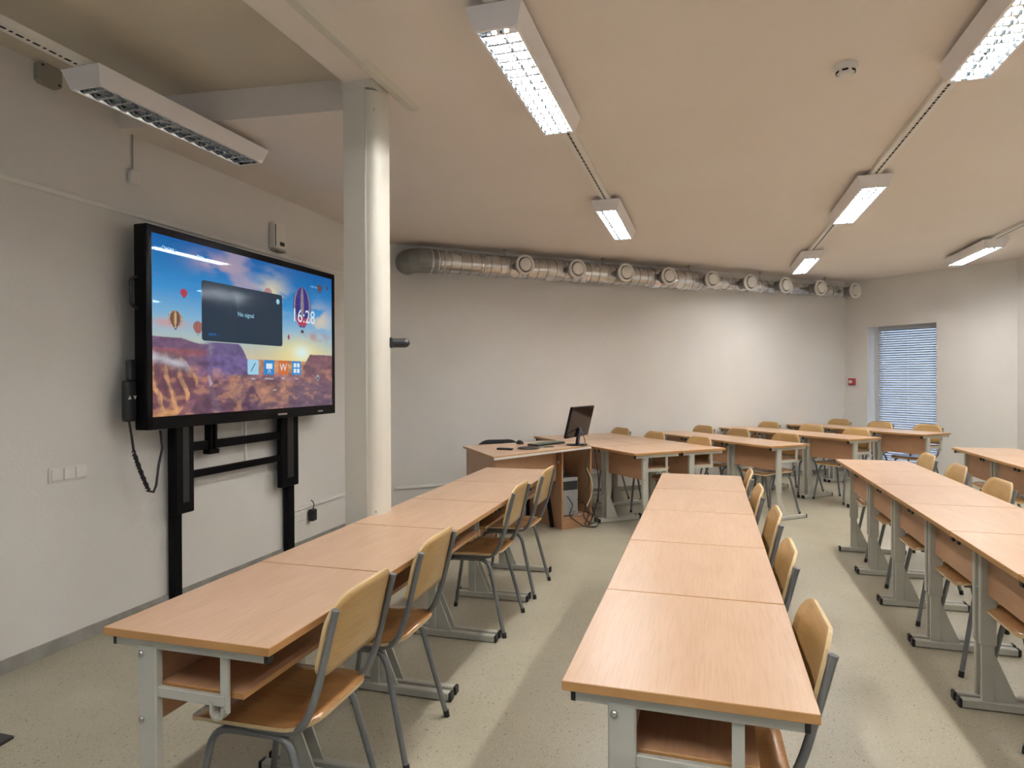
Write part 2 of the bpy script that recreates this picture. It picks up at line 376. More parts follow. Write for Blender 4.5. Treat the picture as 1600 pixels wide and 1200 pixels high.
trunk(WL(TR + .02, 0), WL(6.3, 0), 2.441, .028, N, 'thin white cable trunking running the length of the left wall above the screen')
trunk(WL(4.68, 0), WL(6.3, 0), .346, .024, N, 'low white cable trunking on the left wall from the socket to the column')
trunk(BW(.06, 0), BW(2.9, 0), .249, .027, E2, 'low white cable trunking on the back wall behind the teacher desk')
so = on_left('power_socket', 'white double wall socket low behind the right screen post', 'socket', 4.77, .28, 0, 0, 0, 0)
MB().box((0, -.008, 0), (.15, .016, .08), bev=.004).build('cover_plate', m_white, so)
for k in (-1, 1): MB().lathe([(.024, 0), (.024, .003), (.020, .003), (.018, .001)], rot=Matrix.Rotation(PI / 2, 3, 'X'), n=16).build('socket_cup', m_white, so, (k * .035, -.0165, 0))
pa = on_left('power_adapter', 'black plug adapter stuck in the low wall socket', 'adapter', 4.925, .265, 0, 0, 0, 0)
MB().box((0, -.035, 0), (.07, .05, .10), bev=.008).box((0, -.008, .0), (.04, .016, .04)).build('case', m_black, pa)
MB().tube([(0, -.04, .045), (.01, -.045, .10), (.0, -.02, .13)], .004, 6, fillet=.03).build('lead', m_black, pa)
ca = thing('fire_call_point', 'small red fire alarm call point on the far wall left of the window', 'alarm', WW(.13, 0, 1.38), wd.rotation_euler[2])
MB().box((0, -yo * .025, 0), (.10, .05, .10), bev=.006).build('case', m_red, ca)
MB().box((-.008, -yo * .052, 0), (.055, .004, .045)).build('press_plate', m_white, ca)
s2 = thing('light_switch', 'small white switch low on the far wall below the red call point', 'switch', WW(.135, 0, .95), wd.rotation_euler[2])
MB().box((0, -yo * .006, 0), (.08, .012, .08), bev=.003).build('cover_plate', m_white, s2)
MB().box((0, -yo * .015, 0), (.055, .008, .055), bev=.002).build('rocker', m_white, s2)
sb = thing('conference_camera', 'black bar camera sticking out from behind the cream column', 'camera', Vector((-.62, 3.33, 1.628)), R(2))
MB().tube([(-.03, .055, 0), (.070, .055, 0), (.082, .055, 0), (.092, .055, 0)], .024, 12, radii=[.024, .024, .020, .008]).build('camera_bar', m_black, sb)
MB().box((-.022, .055, .001), (.06, .062, .054), bev=.006).build('clamp', m_black, sb)
dt = thing('smoke_detector', 'round white smoke detector on the ceiling between the lamp rows', 'smoke detector', Vector((1.585, 3.10, H)))
MB().lathe([(.052, 0), (.052, -.018), (.048, -.022)][::-1]).build('mounting_base', m_white, dt)
MB().lathe([(.025, -.052), (.034, -.048), (.040, -.038), (.042, -.030), (.046, -.022)]).build('sensor_head', m_white, dt)
for k in range(6):
    a = k * PI / 3; MB().box((0, 0, 0), (.003, .026, .008)).build('vent', m_dslot, dt, (.0405 * math.cos(a), .0405 * math.sin(a), -.036)).rotation_euler[2] = a
fp = thing('floor_plate', 'corner of a black plate lying on the floor at the bottom left of the frame', 'floor plate', Vector((-2.009, 2.615, 0)))
MB().prism([(-.28, .078), (-.32, -.142), (-.04, -.22), (0, 0)], 0, .012).build('plate', m_black, fp)

# ------------------------------------------------------------------ lamps
LL = 1.20
def lamp_meshes():
    tw, bw, T, B = .115, .088, .085, 0; L2 = LL / 2
    h = MB()
    o = [(-tw, -L2, T), (tw, -L2, T), (tw, L2, T), (-tw, L2, T), (-bw, -L2 + .03, B), (bw, -L2 + .03, B), (bw, L2 - .03, B), (-bw, L2 - .03, B)]
    iw, il = .076, L2 - .045
    i_ = [(-iw, -il, B), (iw, -il, B), (iw, il, B), (-iw, il, B)]
    h.add(o + i_, [(0, 3, 2, 1)[::-1], (0, 1, 5, 4), (1, 2, 6, 5), (2, 3, 7, 6), (3, 0, 4, 7), (4, 5, 9, 8), (5, 6, 10, 9), (6, 7, 11, 10), (7, 4, 8, 11)])
    house = h.mesh('housing', m_house)
    r = MB(); tz = .066; tw2 = .052
    P = [(-iw, 0), (-.066, .03), (-tw2, tz), (-.012, tz), (0, tz - .014), (.012, tz), (tw2, tz), (.066, .03), (iw, 0)]
    vs = [(x, y, z) for y in (-il, il) for x, z in P]; n = len(P)
    r.add(vs, [(i, i + 1, n + i + 1, n + i) for i in range(n - 1)])
    r.add(vs, [tuple(range(n)), tuple(range(2 * n - 1, n - 1, -1))])
    refl = r.mesh('reflector', m_refl)
    t = MB()
    t.tube([(0, -il + .02, 0), (0, il - .02, 0)], .0085, 8)
    tube = t.mesh('tube', m_tube); tubeoff = tube.copy(); tubeoff.materials.clear(); tubeoff.materials.append(m_tubeoff)
    b = MB()
    b.add([(-iw, -.007, .003), (iw, -.007, .003), (iw, .007, .003), (-iw, .007, .003), (-.072, 0, .021), (.072, 0, .021)],
          [(0, 1, 2, 3), (0, 4, 5, 1), (3, 2, 5, 4), (0, 3, 4), (1, 5, 2)])
    blade = b.mesh('louver_blade', m_blade)
    sp = MB(); sp.box((0, 0, .009), (.004, 2 * il, .014)); spine = sp.mesh('louver_spine', m_blade)
    return house, refl, tube, tubeoff, blade, spine, il
LM = lamp_meshes()
NB = 15
def lamp(t, off, label, lit=True, z=2.80):
    L = thing('ceiling_lamp', label, 'lamp', WL(t, off, z), -A, 'louvred tube lamps under the ceiling')
    obj('housing', LM[0], L); obj('reflector', LM[1], L)
    for x in (-.026, .026): obj('tube', LM[2] if lit else LM[3], L, (x, 0, .030))
    obj('louver_spine', LM[5], L)
    for k in range(NB): obj('louver_blade', LM[4], L, (0, -LM[6] + 2 * LM[6] * (k + .5) / NB, 0))
    return L
def rail(name, t0, t1, off, label, holes=()):
    Rl = thing(name, label, 'rail', WL((t0 + t1) / 2, off, 2.888), -A, 'perforated lamp rails on the ceiling')
    hl = (t1 - t0) / 2
    mb = MB(); w = .034
    mb.box((0, 0, .003), (2 * w, 2 * hl, .005)); mb.box((-w, 0, .017), (.004, 2 * hl, .030)); mb.box((w, 0, .017), (.004, 2 * hl, .030))
    mb.build('channel', m_trunk, Rl)
    hm = MB()
    for a, b in holes:
        y = a
        k = 0
        while y < b:
            hm.box((0, y - (t0 + t1) / 2, -.0002), (.012, .030 if k % 2 == 0 else .012, .002)); y += .036; k += 1
    if holes:
        o = hm.build('slot_row', m_dslot, Rl); o['kind'] = 'stuff'
    return Rl
# (t centre, off) of each lamp; t measured along the left wall
def TO(x, y): p = Vector((x, y, 0)); return p.dot(D), p.dot(N) + DW
tm1, om1 = TO(.108, 3.09); tm2, om2 = TO(.925, 5.845)
om = (om1 + om2) / 2
lamp(tm1, om, 'lit tube lamp overhead in the middle row, nearest the viewer')
lamp(tm2, om, 'lit tube lamp at the far end of the middle row, before the air duct')
lamp(tm1 - 2.86, om, 'unseen lit tube lamp added to the middle row behind the viewer')  # added out of view to help light the room
tr1, or1 = TO(2.96, 5.225) [0] - 2.80, TO(2.76, 5.225)[1]
tr2, or2 = TO(2.762, 5.226); tr3, or3 = TO(3.593, 7.99)
orr = (or2 + or3) / 2; sp_ = tr3 - tr2
lamp(tr2 - sp_, orr, 'large lit tube lamp cut by the top right corner of the frame')
lamp(tr2, orr, 'second lit tube lamp of the right row, beyond the smoke detector')
lamp(tr3, orr, 'farthest lit tube lamp of the right row, just before the air duct')
lamp(tr2 - 2 * sp_, orr, 'unseen lit tube lamp added to the right row behind the viewer')  # extra unseen lamp, added for overall brightness
tf, of = TO(5.235, 7.40)
lamp(tf, of, 'lit tube lamp near the window wall at the right edge')
lamp(tf - 2.86, of, 'added lit tube lamp out of frame on the right')  # added beyond the frame for more even light
lamp(tf - 5.72, of, 'added lit tube lamp far out of frame on the right')  # another unseen lamp added for fill from the right
tl, ol = TO(-1.812, 3.587)
lamp(tl, ol, 'unlit mirror-louvred lamp near the left wall above the screen', lit=False)
g = LL / 2 + .005
rail('lamp_rail', tm1 - 2.86 + g, tm2 + .2, om, 'perforated rail joining the two middle lamps', [(tm1 + g, tm2 - g)])
rail('lamp_rail', tr2 - 2 * sp_ + g, tr3 + .2, orr, 'perforated rail carrying the right row of lamps', [(tr2 - sp_ + g, tr2 - g), (tr2 + g, tr3 - g)])
rail('lamp_rail', tf - 5.7, tf + .3, of, 'perforated rail at the far right above the window', [(tf - 2.2, tf - g)])
rail('lamp_rail', TR + .1, tl + .2, ol, 'perforated rail running into the unlit lamp at the upper left', [(tl - 2.6, tl - g)])

# ------------------------------------------------------------------ air duct along the back wall
zd = 2.722; OD = .20
du = thing('air_duct', 'round galvanised spiral air duct hung along the back wall under the ceiling', 'duct', BW(0, 0, zd), ANG_B)
# local: X along wall, -Y into room
def dpipe(x0, x1, r, name, step=.118):
    mb = MB().tube([(x0, -OD, 0), (x1, -OD, 0)], r, 36); x = x0 + step
    while x < x1 - .03:   # raised lock seams
        mb.tube([(x - .003, -OD, 0), (x + .003, -OD, 0)], r + .0025, 36, mi=1); x += step
    return mb.build(name, [m_galv, m_galvd], du)
def collar(x, r, w=.03, name='collar'):
    return MB().tube([(x - w / 2, -OD, 0), (x - w / 2 + .002, -OD, 0), (x + w / 2 - .002, -OD, 0), (x + w / 2, -OD, 0)], r, 28, radii=[r - .006, r, r, r - .006]).build(name, m_galv, du)
RB, RS = .122, .083
eb = MB(); ep = []; er = []
cx, cy, br = .345, .0, .135
for k in range(5):
    a = R(90 * k / 4); ep.append((cx - br * math.sin(a), -OD + br * (1 - math.cos(a)) , 0))
ep = [(.50, -OD, 0), (.39, -OD, 0)] + ep[1:] 
pts = []; rad = []
for i, p in enumerate(ep): pts.append(p); rad.append(RB + .010)
pts.append((cx - br, .02, 0)); rad.append(RB + .010)
el = MB().tube(pts, RB, 28, radii=rad); el.sm = [False] * len(el.sm); el.build('elbow', m_galvd, du)
for x_ in (.41, .48, .55): collar(x_, RB + .010, .022)
dpipe(.50, 4.10, RB, 'large_pipe')
for x_ in (1.02, 2.25, 3.30, 3.90): collar(x_, RB + .008, .03)
MB().tube([(4.10, -OD, 0), (4.12, -OD, 0), (4.20, -OD, 0), (4.23, -OD, 0)], RB, 28, radii=[RB + .005, RB + .004, RS + .008, RS + .004]).build('reducer', m_galv, du)
dpipe(4.22, 6.96, RS, 'small_pipe')
for x_ in (4.95, 5.75, 6.55): collar(x_, RS + .006, .03)
rotv = Vector((0, -1, 0)).to_track_quat('Z', 'Y').to_matrix()
stubm = MB().lathe([(.080, 0), (.080, .14), (.086, .145), (.086, .185)], rot=rotv, n=24).mesh('stub_pipe', m_galvd)
stubs = MB().lathe([(.070, 0), (.070, .14), (.086, .145), (.086, .185)], rot=rotv, n=24).mesh('stub_pipe', m_galvd)
ringm = MB().lathe([(.095, 0), (.112, .006), (.112, .030), (.104, .040), (.086, .034), (.080, .012)], rot=rotv, n=28).mesh('valve_ring', m_white)
gapm = MB().lathe([(.083, .012), (.083, .020)], rot=rotv, n=24).mesh('valve_gap', m_dslot)
discm = MB().lathe([(.070, .018), (.074, .030), (.072, .042), (.055, .048), (.02, .050)], rot=rotv, n=28).mesh('valve_disc', m_white)
for s_ in (1.449, 2.128, 2.806, 3.45, 4.146, 4.806, 5.45, 6.13, 6.85):
    big = s_ < 4.1
    v = obj('air_valve', ringm, du, (s_, -OD - .205, 0)); obj('stub_pipe', stubm if big else stubs, v, (0, .195, 0)); obj('valve_gap', gapm, v); obj('valve_disc', discm, v)
for s_, rr in ((1.30, RB), (2.62, RB), (3.95, RB), (5.20, RS), (6.48, RS)):
    MB().tube([(s_, -OD, rr), (s_, -OD, H - zd)], .004, 6).tube([(s_, -OD, H - zd - .012), (s_, -OD, H - zd)], .02, 10).build('hanger_rod', m_galvd, du)
    collar(s_, rr + .0045, .022, 'hanger_band')

# ------------------------------------------------------------------ school desk
DWD, DLN, DH = .534, .668, .76
def make_desk():
    r = thing('school_desk', '', 'desk')
    MB().box((0, 0, DH - .011), (DWD, DLN, .022), bev=.0015, mi=0, edge_mi=1).build('tabletop', [m_top, m_edge], r)
    px = -.135
    up_ = MB().box((px, 0, .50), (.062, .028, .44), bev=.004).mesh('upper_post', m_frame)
    def lower():
        m = MB().box((px, 0, .175), (.048, .022, .275), bev=.003)
        m.prism([(px + .024, .038), (px + .115, .038), (px + .024, .25)], -.004, .004, tf=lambda v: Vector((v.x, v.z, v.y)))
        return m.mesh('lower_post', m_frame)
    lo = lower()
    ft = MB().box((.0, 0, .021), (.470, .036, .036), bev=.004).mesh('foot', m_frame)
    fc = MB().box((0, 0, 0), (.016, .038, .039), bev=.004).mesh('end_cap', m_black)
    rl = MB().box((.0, 0, DH - .036), (.480, .024, .028), bev=.002).mesh('side_rail', m_frame)
    rc = MB().box((0, 0, 0), (.012, .026, .030), bev=.002).mesh('rail_cap', m_black)
    sb_ = MB().box(((px + .11) / 2 + .015, 0, .592), (.11 - px - .03, .016, .028), bev=.002).mesh('shelf_bracket', m_frame)
    hk = MB().box((.11, 0, .642), (.026, .007, .162))
    prof = [(.11 + .0, .562)]
    hx = [(.110, .575), (.110, .560), (.104, .549), (.092, .545), (.080, .549), (.074, .560), (.074, .588)]
    for i in range(len(hx) - 1):
        (x0, z0), (x1, z1) = hx[i], hx[i + 1]
        dx, dz = x1 - x0, z1 - z0; L = math.hypot(dx, dz); nx, nz = -dz / L * .0035, dx / L * .0035
        q = [(x0 + nx, z0 + nz), (x1 + nx, z1 + nz), (x1 - nx, z1 - nz), (x0 - nx, z0 - nz)]
        hk.prism(q, -.013, .013, tf=lambda v: Vector((v.x, v.z, v.y)))
    hkm = hk.mesh('bag_hook', m_frame)
    bo = MB().lathe([(.009, 0), (.009, .003), (.005, .006)], rot=Matrix.Rotation(-PI / 2, 3, 'X'), n=10)
    bom = bo.mesh('bolt', m_bolt)
    for s_ in (-1, 1):
        y = s_ * .305
        obj('upper_post', up_, r, (0, y, 0)); obj('lower_post', lo, r, (0, y, 0))
        f_ = obj('foot', ft, r, (0, y, 0)); obj('end_cap', fc, f_, (-.240, 0, .021)); obj('end_cap', fc, f_, (.240, 0, .021))
        q = obj('side_rail', rl, r, (0, y, 0)); obj('rail_cap', rc, q, (-.244, 0, DH - .036)); obj('rail_cap', rc, q, (.244, 0, DH - .036))
        obj('shelf_bracket', sb_, r, (0, y, 0)); obj('bag_hook', hkm, r, (0, y, 0))
        for z_ in (.695, .515):
            b = obj('bolt', bom, r, (px - .016, y + s_ * .0145, z_)); b.rotation_euler[2] = 0 if s_ > 0 else PI
    MB().box((px + .005, 0, .619), (.018, .580, .235), bev=.001).build('modesty_panel', m_panel, r)
    MB().box((.020, 0, .601), (.270, .578, .016), bev=.001, edge_mi=1).build('shelf', [m_panel, m_edge], r)
    return r
proto_desk = make_desk()

# ------------------------------------------------------------------ school chair (faces -Y, back at +Y)
def ply_outline(w, h, r_top, r_bot, n=6, arch=0):
    pts = []
    def arc(cx, cy, r, a0, a1):
        for k in range(n + 1):
            a = a0 + (a1 - a0) * k / n; pts.append((cx + r * math.cos(a), cy + r * math.sin(a)))
    arc(w / 2 - r_top, h / 2 - r_top, r_top, 0, PI / 2); arc(-w / 2 + r_top, h / 2 - r_top, r_top, PI / 2, PI)
    arc(-w / 2 + r_bot, -h / 2 + r_bot, r_bot, PI, 1.5 * PI); arc(w / 2 - r_bot, -h / 2 + r_bot, r_bot, 1.5 * PI, 2 * PI)
    if arch: pts = [(x, y + (arch * (1 - (2 * x / w) ** 2) if y > 0 else 0)) for x, y in pts]
    return pts
def ply_shell(outline, surf, nrm, th, rings=5):
    """curved plywood: concentric rings of the outline laid on a surface, both faces and the edge"""
    n = len(outline); mb = MB(); V = []
    for side in (0, 1):
        for k in range(rings, 0, -1):
            f = k / rings
            for x, y in outline: V.append(surf(x * f, y * f) + nrm(x * f, y * f) * (th * (.5 - side)))
        V.append(surf(0, 0) + nrm(0, 0) * (th * (.5 - side)))
    base = rings * n + 1
    for side in (0, 1):
        b = side * base
        for k in range(rings - 1):
            for j in range(n):
                q = (b + k * n + j, b + k * n + (j + 1) % n, b + (k + 1) * n + (j + 1) % n, b + (k + 1) * n + j)
                mb.f.append(q if side == 0 else q[::-1]); mb.mi.append(0); mb.sm.append(True)
        for j in range(n):
            q = (b + (rings - 1) * n + j, b + (rings - 1) * n + (j + 1) % n, b + rings * n)
            mb.f.append(q if side == 0 else q[::-1]); mb.mi.append(0); mb.sm.append(True)
    for j in range(n):
        mb.f.append((j, base + j, base + (j + 1) % n, (j + 1) % n)); mb.mi.append(1); mb.sm.append(False)
    mb.v = V; return mb
def make_chair():
    r = thing('school_chair', '', 'chair')
    w, d = .390, .420
    def ss(x, y):   # y>0 is the rear of the seat
        z = .452 - .010 * math.exp(-((y + .02) / .12) ** 2) * (1 - (x / .2) ** 2)
        if y < -.10: z -= 1.8 * (y + .10) ** 2
        if y > .12: z += 1.2 * (y - .12) ** 2
        return Vector((x, y - .035, z))
    ply_shell(ply_outline(w, d, .095, .060), ss, lambda x, y: Vector((0, 0, 1)), .011).build('seat', [m_seat, m_plyedge], r)
    bh = .235; tilt = R(13)
    def bs(x, y):
        c = .026 * (1 - (x / .19) ** 2)
        return Vector((x, .216 + (y) * math.sin(tilt) + c * 1.0, .715 + y * math.cos(tilt)))
    ply_shell(ply_outline(.375, bh, .085, .045, arch=.012), bs, lambda x, y: Vector((0, -1, .22)).normalized(), .010).build('backrest', [m_back, m_plyedge], r)
    rt_ = .0115
    for s_ in (-1, 1):
        x = s_ * .176
        bt = MB().tube([(x, .254, .795), (x, .190, .545), (x * 1.0, .140, .437), (x * .86, -.205, .428)], rt_, 8, fillet=.07, fseg=5)
        o = bt.build('back_tube', m_tube_g, r)
        MB().tube([(x, .2537, .793), (x, .2555, .801)], rt_ + .0008, 8).build('tube_cap', m_tube_g, o)
        lf = MB().tube([(s_ * .205, -.235, .006), (s_ * .165, -.160, .412), (s_ * .165, .100, .418), (s_ * .205, .205, .006)], rt_, 8, fillet=.06, fseg=5)
        o = lf.build('leg_frame', m_tube_g, r)
        for y_ in (-.236, .2065): MB().tube([(s_ * .2055, y_, 0), (s_ * .203, y_ * .98, .028)], rt_ + .0015, 8).build('foot_cap', m_black, o)
    MB().tube([(-.165, -.03, .420), (.165, -.03, .420)], .009, 8).build('cross_bar', m_tube_g, r)
    return r
proto_chair = make_chair()
used = {'d': False, 'c': False}
def desk(p, ang, label, group):
    o = proto_desk if not used['d'] else copy_tree(proto_desk); used['d'] = True
    place(o, p, ang, label); o['group'] = group; return o
def chair(p, ang, label, group):
    o = proto_chair if not used['c'] else copy_tree(proto_chair); used['c'] = True
    place(o, p, ang, label); o['group'] = group; return o
ORD = ['first', 'second', 'third', 'fourth', 'fifth', 'sixth', 'seventh']
PITCHD = .6727
def jit(a): return random.uniform(-a, a)
# rows beside the left wall: chairs on their right side
def row(corner, ang, u, v, n, label, group, pitch=PITCHD, w=.536, j=0):
    """corner = near left corner, u across (to chair side), v away along the row"""
    for i in range(n):
        c = Vector((*corner, 0)) + u * (w / 2 + jit(.003) * (1 if j else 0)) + v * (pitch * (i + .5))
        desk(c, ang + jit(.004), label(i), group)
aL = .2802
uL, vL = Vector((math.cos(aL), -math.sin(aL), 0)), Vector((math.sin(aL), math.cos(aL), 0))
def lab(k, n, near, far, mid):
    if k == 0: return near
    if k == n - 1: return far
    return mid % ORD[k]
row((-1.1301, 1.7894), -aL, uL, vL, 5, lambda i: lab(i, 5, 'beech school desk nearest the viewer in the left row beside the screen', 'last beech desk of the left row, in front of the teacher desk', '%s beech desk from the viewer in the left row beside the screen'), 'single desks of the left row')
row((.1083, 1.4602), -A, N, D, 5, lambda i: lab(i, 5, 'large near beech desk at the front of the middle row', 'far end desk of the middle row, before the angled desks', '%s desk from the viewer in the middle row'), 'single desks of the middle row')
Ro = Vector((2.707, 5.461, 0))
for i in range(7):
    c = Ro + N * .268 - D * (PITCHD * (i + .5))
    desk(c, -A + jit(.004), lab(i, 7, 'far end desk of the right row, nearest the angled rows', 'seventh desk of the right row, out of frame at the right', '%s desk from the far end of the right row'), 'single desks of the right row')
Fo = Vector((4.28, 6.357, 0))
for i in range(4):
    c = Fo + N * .268 - D * (PITCHD * (i + .5))
    desk(c, -A + jit(.004), ('far end desk of the rightmost row by the window wall', 'second desk of the rightmost row, cut by the right edge', 'third desk of the rightmost row, out of frame', 'fourth desk of the rightmost row, out of frame')[i], 'single desks of the rightmost row')
AW = -E2
rows = {'P': Vector((1.598, 6.12, 0)), 'Q': Vector((1.598, 6.12, 0)) - E1 * .5375, 'C': Vector((2.577, 6.481, 0)), 'D': Vector((3.711, 7.174, 0)), 'E': Vector((4.885, 7.750, 0))}
names = {'Q': 'angled row touching the teacher desk', 'P': 'angled row just behind the first, with chairs', 'C': 'second angled row with chairs', 'D': 'third angled row from the teacher desk', 'E': 'last angled row, below the window'}
grp = {'Q': 'desks of the angled row by the teacher desk', 'P': 'desks of the joined angled row', 'C': 'desks of the second angled row', 'D': 'desks of the third angled row', 'E': 'desks of the last angled row'}
wh = ('aisle end desk of the ', 'middle desk of the ', 'wall end desk of the ')
for k, o in rows.items():
    for i in range(3):
        desk(o + E1 * .268 + AW * (.678 * (i + .5)), ANG_B + jit(.003), wh[i] + names[k], grp[k])
# chairs from the measured middle of the top of each backrest
BT = .246
def chairs(lst, back, ang, labels, group):
    for i, (x, y) in enumerate(lst):
        p = Vector((x, y, 0)) - back * BT
        chair(p, ang + jit(.02), labels[i], group)
AN = -(PI / 2 + A)
chairs([(-.451, 1.97), (-.30, 2.56), (.045, 3.80), (.24, 4.44)], N, -(PI / 2 + aL),
       ['golden plywood chair nearest the viewer at the left row, its seat pulled out', 'second plywood chair from the viewer at the left row', 'third plywood chair at the left row, its brown seat visible beyond the second', 'farthest plywood chair at the left row, before the teacher desk'], 'plywood chairs of the left row')
chairs([(.775, 1.665), (.998, 2.36), (1.205, 2.99), (1.37, 3.63), (1.55, 4.27)], N, AN,
       ['plywood chair tucked under the near right side of the middle row', 'second plywood chair from the viewer at the middle row', 'third plywood chair from the viewer at the middle row', 'fourth plywood chair from the viewer at the middle row', 'last plywood chair at the far end of the middle row'], 'plywood chairs of the middle row')
rc = [(3.275, 5.14), (3.075, 4.50), (2.865, 3.83)]
for k in range(1, 4): rc.append((2.865 - .195 * k, 3.83 - .645 * k))
chairs(rc, N, AN, ['far end plywood chair behind the right row of desks', 'second plywood chair behind the right row of desks', 'third plywood chair behind the right row of desks', 'fourth chair of the right row, only its seat and legs seen under the desks', 'fifth chair of the right row, seat edge seen under the panel', 'sixth chair of the right row, cut by the right edge'], 'plywood chairs of the right row')
chairs([(Fo + N * .60 - D * (PITCHD * (i + .5)))[:2] for i in range(3)], N, AN, ['chair behind the far end desk of the rightmost row', 'chair behind the second desk of the rightmost row', 'chair behind the third desk of the rightmost row, out of frame'], 'plywood chairs of the rightmost row')
pos3 = ('aisle end', 'middle', 'wall end')
for k, lst in (('P', [(1.93, 6.70), (1.625, 7.40), (1.34, 8.00)]), ('C', [(2.985, 7.09), (2.71, 7.80), (2.45, 8.33)]), ('D', [(4.10, 7.76), (3.86, 8.40), (3.56, 9.02)]), ('E', [(5.33, 8.35), (5.06, 8.95), (4.78, 9.53)])):
    chairs(lst, E1, -TH, ['%s plywood chair of the %s' % (pos3[i], names[k].replace(', with chairs', '').replace(' with chairs', '')) for i in range(3)], 'plywood chairs of ' + {'P': 'the joined angled row', 'C': 'the second angled row', 'D': 'the third angled row', 'E': 'the last angled row'}[k])

# ------------------------------------------------------------------ teacher desk
TZ = .80
td = thing('teacher_desk', 'wide beech teacher desk with slanted front and open computer cabinet', 'desk', Vector((.3, 6.35, 0)), 0)
to = td.location.copy()
Ax, Bx, Cx = Vector((-.461, 6.235, 0)), Vector((-.155, 5.353, 0)), Vector((.746, 6.251, 0))
Dx = Cx + AW * .62
def tprism(mb, P, z0, z1, **k): return mb.prism([p - to for p in P], z0, z1, **k)
Ad = Ax + AW * .03
tprism(MB(), [Ad, Bx, Cx, Dx], TZ - .022, TZ, side_mi=1).build('tabletop', [m_top, m_edge], td)
fdir = (Cx - Bx).normalized(); fn = Vector((fdir.y, -fdir.x, 0))
tprism(MB(), [Bx + fn * .001, Cx + fn * .001, Cx + fn * .012, Bx + fn * .012], TZ - .028, TZ - .010).build('edge_strip', m_alu, td)
def board(P0, P1, z0, z1, th, name, m=None, side=1):
    dd = (P1 - P0).normalized(); nn = Vector((dd.y, -dd.x, 0)) * th * side
    return tprism(MB(), [P0, P1, P1 + nn, P0 + nn], z0, z1).build(name, m or m_panelz, td)
ld = (Ad - Bx).normalized()
board(Bx + fdir * .03 - fn * .03 + ld * .0, Ad + fdir * .03 - ld * .04, 0, TZ - .022, .018, 'side_panel')
K0 = Vector((.470, 6.207, 0)); K1 = Vector((.840, 6.420, 0)); kd = (K1 - K0).normalized(); kb = Vector((-kd.y, kd.x, 0))
K1 = K0 + kd * .355
kq = .018
cbt = TZ - .022
cab = MB()
board(K0, K0 + kb * .62, 0, cbt, kq, 'cabinet_side', side=1)
board(K1 - kd * kq, K1 - kd * kq + kb * .62, 0, cbt, kq, 'cabinet_side', side=1)
tprism(MB(), [K0 + kd * kq + kb * .01, K1 - kd * kq + kb * .01, K1 - kd * kq + kb * .60, K0 + kd * kq + kb * .60], .095, .113).build('cabinet_floor', m_panelx, td)
board(K0 + kd * kq + kb * .62, K1 - kd * kq + kb * .62, .1, cbt, .012, 'cabinet_back', m_panel)
board(K0 + kd * kq + kb * .015, K1 - kd * kq + kb * .015, 0, .094, .016, 'plinth', m_panelx)
pF = Bx + fdir * .055 - fn * .05; pG = K0 - fn * .0 + kb * .10 - kd * .004
board(pF, pG, .46, cbt, .018, 'modesty_panel', m_panelx)
MB().lathe([(.012, 0), (.012, .006)], rot=(-kd).to_track_quat('Z', 'Y').to_matrix(), n=10).build('cable_cap', m_white, td, K0 - kd * .001 + kb * .05 + Vector((0, 0, .64)) - to)
MB().box((0, 0, 0), (.03, .03, .03), bev=.004).build('bracket', m_black, td, K0 - kd * .14 + kb * .02 + Vector((0, 0, TZ - .04)) - to)
lg = MB()
lg.box((0, 0, 0), (.03, .05, .02))
p0, p1 = Vector((.385, 6.32, 0)), Vector((.33, 6.36, .42))
MB().tube([p0 - to, p1 - to, Vector((.30, 6.40, .62)) - to], .02, 4).build('support_leg', m_blackm, td)
p0 = Vector((.15, 6.33, 0))
MB().tube([p0 - to, p0 + Vector((0, 0, .46)) - to, p0 + Vector((0, .02, .66)) - to], .02, 4).build('support_leg', m_blackm, td)

# computer in the cabinet
pc = thing('computer_tower', 'silver and black computer tower inside the teacher desk cabinet', 'computer', K0 + kd * .122 + kb * .255 + Vector((0, 0, .113)), math.atan2(kd.y, kd.x))
MB().box((0, 0, .19), (.195, .42, .375), bev=.005).build('case', m_black, pc)
MB().box((.0, -.213, .19), (.188, .012, .365), bev=.004).build('front_panel', m_silver, pc)
MB().box((0, -.221, .295), (.170, .006, .085), bev=.002).build('drive_bay', m_black, pc)
MB().lathe([(.012, 0), (.012, .004)], rot=Matrix.Rotation(PI / 2, 3, 'X'), n=12).build('power_button', m_bolt, pc, (.05, -.219, .23))
rtb = thing('network_router', 'black network box lying on top of the computer tower', 'router', K0 + kd * .105 + kb * .22 + Vector((0, 0, .113 + .3785)), math.atan2(kd.y, kd.x))
MB().box((0, 0, .022), (.13, .16, .042), bev=.006).build('case', m_black, rtb)
def cable(pts, r, m, label, name='cable'):
    return tag(MB().tube(pts, r, 6, fillet=.08, fseg=6).build(name, m), label, 'cable', 'cables at the teacher desk')
def kp(x, y, z): return K0 + kd * x - kb * y + Vector((0, 0, z))
cable([kp(.33, .015, TZ - .05), kp(.24, .03, .60), kp(.32, .04, .45), kp(.18, .05, .30), kp(.30, .05, .14), kp(.20, .06, .01), kp(.36, .07, .008)], .005, m_black, 'black cable looping down the front of the open cabinet')
cable([kp(.36, .03, TZ - .06), kp(.40, .05, .50), kp(.385, .07, .30), kp(.32, .06, .10), kp(.24, .08, .008), kp(.36, .11, .008), kp(.38, .05, .10)], .005, m_black, 'black cable hanging at the right edge of the cabinet')
cable([kp(.05, .02, .32), kp(.12, .03, .22), kp(.04, .04, .14), kp(.14, .06, .07), kp(.22, .07, .008), kp(.30, .06, .06), kp(.34, .04, .12), kp(.24, .03, .16)], .005, m_black, 'black cable loop drooping over the cabinet plinth')
cable([kp(.16, .03, .28), kp(.26, .05, .22), kp(.20, .05, .12), kp(.30, .07, .03), kp(.37, .06, .06), kp(.33, .03, .2)], .005, m_black, 'black cable coil beside the computer tower')
